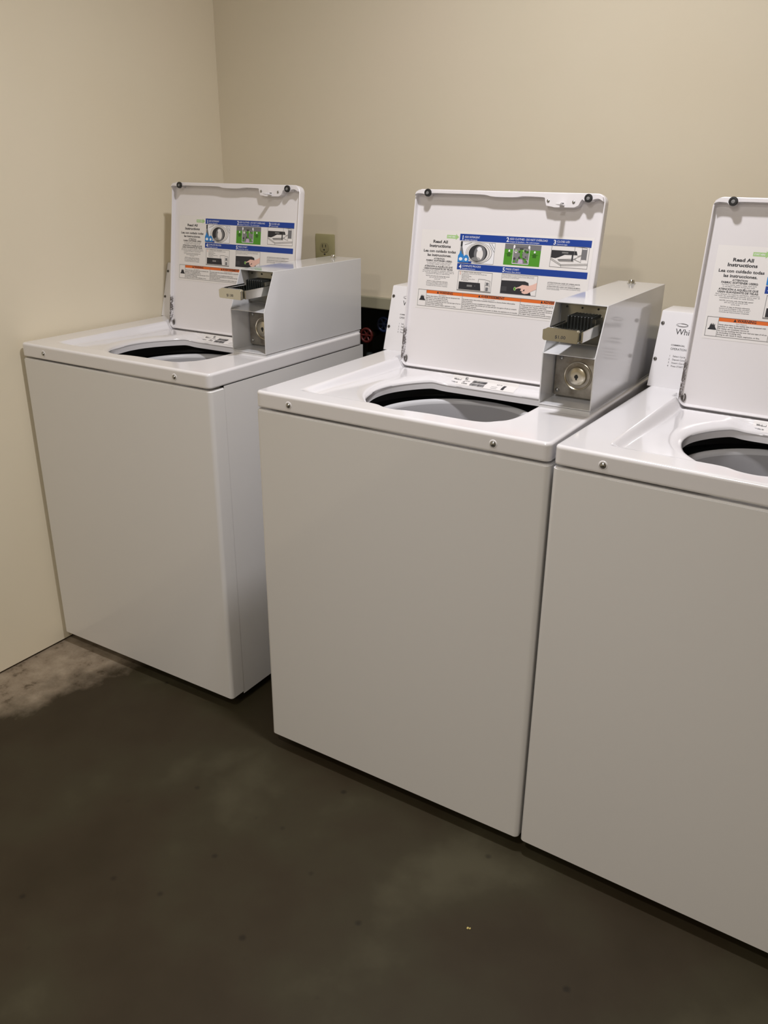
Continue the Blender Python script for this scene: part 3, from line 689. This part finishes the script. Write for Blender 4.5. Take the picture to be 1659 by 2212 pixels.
def washing_machine():
    root = empty('washing_machine', (0, 0, 0), 0, 'x', 'washing machine', 'coin operated washing machines')
    # front panel: shallow pan with rounded edges
    bm = bmesh.new()
    P = []
    r = .011
    for cx, a0 in ((r, PI), (W-r, 1.5*PI)):
        for i in range(7):
            a = a0+PI/2*i/6; P.append((cx+r*math.cos(a), r+r*math.sin(a)))
    P += [(W, .0485), (0, .0485)]
    vs = [bm.verts.new((x, y, PB)) for x, y in P]; f = bm.faces.new(vs)
    ex = bmesh.ops.extrude_face_region(bm, geom=[f])
    bmesh.ops.translate(bm, vec=(0, 0, PT-PB), verts=[v for v in ex['geom'] if isinstance(v, bmesh.types.BMVert)])
    bmesh.ops.recalc_face_normals(bm, faces=bm.faces)
    es = [e for e in bm.edges if abs(e.verts[0].co.z-e.verts[1].co.z) < 1e-6 and min(e.verts[0].co.y, e.verts[1].co.y) < .047]
    bmesh.ops.bevel(bm, geom=es, offset=.0030, segments=3, affect='EDGES')
    new_obj('front_panel', bm, M['panel'], root, smooth=35)
    # cabinet: wrap-around sheet with an open top
    bm = bmesh.new(); z0, z1 = .030, .8875; t = .0015; i_ = .0008
    box(bm, i_, i_+t, .0495, D+.004, z0-.010, z1); box(bm, W-i_-t, W-i_, .0495, D+.004, z0-.010, z1)
    box(bm, i_+t, W-i_-t, D+.0025, D+.004, z0, z1); box(bm, .02, W-.02, .052, .054, z0, z1)
    new_obj('cabinet', bm, M['panel'], root)
    bm = bmesh.new(); box(bm, .012, W-.012, .060, D-.01, .028, .040); new_obj('base_pan', bm, M['cavity'], root)
    for a, b in ((.05, .10), (W-.05, .10), (.05, D-.06), (W-.05, D-.06)):
        bm = bmesh.new(); lathe(bm, [(.018, FZ), (.020, FZ+.004), (.018, FZ+.010), (.006, FZ+.012), (.006, .030)], (a, b, 0), 'z', 20, 0, True)
        new_obj('levelling_foot', bm, M['rubber'], root, smooth=40)
    cov = make_cover(root)
    for a in (.0922, .5707):
        bm = bmesh.new(); screw_head(bm, (a, -.0002, .9046), .0048)
        lathe(bm, [(.0085, 0), (.0075, -.0008), (.0058, -.0009)], (a, 0, .9046), 'y', 24, 1)
        new_obj('cover_screw', bm, [M['screw'], M['enamel']], cov, smooth=50)
    # rating label behind the opening, follows the sloped surface
    bm = bmesh.new()
    def xf(p):
        # local label plane: x, y; find distance from the rear edge of the opening
        d = max(0, p.y-.4255)
        return Vector((p.x, p.y, cover_z(p.x, p.y, d)+.0004+p.z))
    for i in range(40):
        for k in range(12):
            rect(bm, .243+k*.0146, .243+(k+1)*.0146, .4290+i*.00085, .4290+(i+1)*.00085, 0, 0, xf)
    def tl(t_, x, y, cap, mi, wd): text(bm, t_, x, y, cap, .0004, mi, 'LEFT', 0.02, wd, 1, xf)
    tl('Whirlpool', .2490, .4510, .0060, 1, .0195); tl('120V 60Hz 10A', .2480, .4345, .0040, 1, .0190)
    tl('MOD', .2780, .4560, .0040, 1, .007); tl('TYPE 583', .2780, .4480, .0042, 1, .0160)
    tl('SER', .2780, .4410, .0040, 1, .006); tl('C72640', .2780, .4335, .0044, 1, .0150)
    random.seed(7)
    for y0, y1 in ((.4450, .4570), (.4310, .4420)):
        x = .3010
        while x < .3370:
            wd = random.choice((.0006, .0009, .0016))
            for q in range(10):
                rect(bm, x, x+wd, y0+(y1-y0)*q/10, y0+(y1-y0)*(q+1)/10, .0004, 1, xf)
            x += wd+random.choice((.0005, .0008))
    for q in range(14): rect(bm, .3830, .3900, .4320+q*.0016, .4320+(q+1)*.0016, .0004, 1, xf)
    tl('AC 12', .3640, .4520, .0042, 2, .014)
    for y in (.4330, .4390): rect(bm, .3560, .3720, y, y+.0008, .0004, 2, xf)
    new_obj('rating_label', bm, [M['paper'], M['ink'], M['mid_ink']], cov)
    # tub, basket
    tc = (.345, .272, 0)
    bm = bmesh.new(); lathe(bm, [(.2020, .8200), (.2020, .8400), (.244, .8410), (.246, .8480), (.246, .8730), (.250, .8730), (.250, .45)], tc, 'z', 96)
    new_obj('tub', bm, M['tub_dark'], root, smooth=35)
    bm = bmesh.new()
    lathe(bm, [(.2010, .8000), (.2012, .8400), (.1990, .8450), (.1950, .8460), (.1910, .8440), (.1885, .8390), (.1880, .8350)], tc, 'z', 96)
    lathe(bm, [(.1880, .8350), (.1850, .8200), (.1840, .7800), (.1860, .5200), (.1800, .5000), (.0600, .4920), (.0001, .4900)], tc, 'z', 96, 1)
    bk = new_obj('wash_basket', bm, [M['ring'], M['basket']], root, smooth=40)
    bm = bmesh.new(); lathe(bm, [(.120, .4950), (.115, .5100), (.060, .5300), (.042, .5600), (.036, .7000), (.030, .7300), (.0001, .7360)], tc, 'z', 48)
    for k in range(4):
        a = k*PI/2; d = Vector((math.cos(a), math.sin(a), 0)); s = Vector((-d.y, d.x, 0))*.003; c = Vector(tc)
        prism(bm, [c+d*.03+s+Vector((0, 0, .70)), c+d*.05+s+Vector((0, 0, .56)), c+d*.11+s+Vector((0, 0, .52)), c+d*.03+s+Vector((0, 0, .52))], -2*s)
    new_obj('agitator', bm, M['ring'], root, smooth=40)
    make_lid(root); make_console(root); make_coin_box(root)
    return root

def dup(root, loc, rz):
    r = root.copy(); COL.objects.link(r); r.location = loc; r.rotation_euler = (0, 0, rz)
    for ch in list(root.children):
        c = ch.copy(); COL.objects.link(c); c.parent = r
        for g in ch.children:
            d = g.copy(); COL.objects.link(d); d.parent = c
    return r
wm2 = washing_machine()
wm3 = dup(wm2, (0.6882, -0.0007, 0), -0.026)
wm1 = dup(wm2, (-0.8637, 0.0435, 0), 0.0105)
wm1['label'] = 'white top-loading coin washer against the left wall, its right side showing, lid open'
wm2['label'] = 'white top-loading coin washer with open lid, second from the left wall, in the middle'
wm3['label'] = 'white top-loading coin washer at the right edge, cut off by the frame, lid open'

# ------------------------------------------------------------------ outlet on the back wall
o = empty('electrical_outlet', (-0.4600, YB, 1.1135), 0, 'almond duplex outlet with a wall plate on the beige back wall', 'outlet')
bm = bmesh.new(); box(bm, -.0365, .0370, -.0060, 0, -.0600, .0600, .0025, 2)
new_obj('wall_plate', bm, M['almond'], o, smooth=35)
for dz in (.0200, -.0200):
    bm = bmesh.new()
    P = []
    for i in range(28):
        a = 2*PI*i/28; P.append((.0172*math.cos(a), -.0076, max(-.0138, min(.0138, .0172*math.sin(a)))+dz))
    prism(bm, P, (0, .0020, 0))
    rc = new_obj('receptacle', bm, M['almond_dark'], o)
    bm = bmesh.new()
    box(bm, -.0080, -.0060, -.0080, -.0070, dz-.0005, dz+.0090); box(bm, .0045, .0065, -.0080, -.0070, dz+.0005, dz+.0085)
    lathe(bm, [(.0026, -.0080), (.0001, -.0081)], (-.0008, 0, dz-.0075), 'y', 14)
    new_obj('slots', bm, M['rubber'], rc)
bm = bmesh.new(); screw_head(bm, (0, -.006, 0), .0026); new_obj('plate_screw', bm, M['dark_screw'], o, smooth=40)

# ------------------------------------------------------------------ water taps and hoses in the recess behind the gap
def tap(name, x, y, z, m, label):
    t = empty(name, (x, y, z), 0, label, 'water tap')
    bm = bmesh.new(); lathe(bm, [(.0001, -.012), (.012, -.012), (.012, .030), (.0001, .030)], (0, 0, 0), 'y', 16)
    tube(bm, [(0, 0, .0), (0, 0, -.055)], .010, 12); tube(bm, [(0, .02, 0), (0, 1.09-y, 0)], .009, 12)
    new_obj('valve_body', bm, M['brass'], t, smooth=40)
    bm = bmesh.new()
    for k in range(6):
        a = k*PI/3; tube(bm, [(0, -.016, 0), (.020*math.cos(a), -.020, .020*math.sin(a))], .0035, 8)
    n = 24; ring = [(.021*math.cos(2*PI*i/n), -.020, .021*math.sin(2*PI*i/n)) for i in range(n+1)]
    tube(bm, ring, .0045, 8); lathe(bm, [(.007, -.010), (.007, -.022), (.0001, -.024)], (0, 0, 0), 'y', 14)
    new_obj('handle', bm, m, t, smooth=50)
tap('hot_water_tap', -0.315, 0.935, 0.868, M['red'], 'red handled water tap in the dark gap behind the left washer')
tap('cold_water_tap', -0.262, 0.955, 0.905, M['blue_handle'], 'blue handled water tap in the dark gap behind the left washer')
for nm, pts, lab in (('hot_water_hose', [(-.315, .935, .812), (-.312, .925, .76), (-.30, .90, .66), (-.28, .86, .50), (-.26, .80, .40)], 'dark grey hose hanging below the red tap'),
                     ('cold_water_hose', [(-.262, .955, .849), (-.262, .945, .80), (-.255, .91, .70), (-.24, .86, .52), (-.22, .79, .40)], 'dark grey hose hanging below the blue tap')):
    bm = bmesh.new(); tube(bm, [tuple(p) for p in catmull(pts, 6, False)], .011, 12)
    h = new_obj(nm, bm, M['hose'], None, smooth=50); h['label'] = lab; h['category'] = 'hose'

# ------------------------------------------------------------------ crumb on the floor
bm = bmesh.new(); box(bm, .684, .688, -.238, -.233, FZ, FZ+.0022, .0008, 1); box(bm, .6885, .6915, -.236, -.232, FZ, FZ+.0018, .0006, 1)
c = new_obj('floor_crumb', bm, M['debris']); c['label'] = 'tiny straw-yellow crumb on the dark concrete floor'; c['category'] = 'crumb'
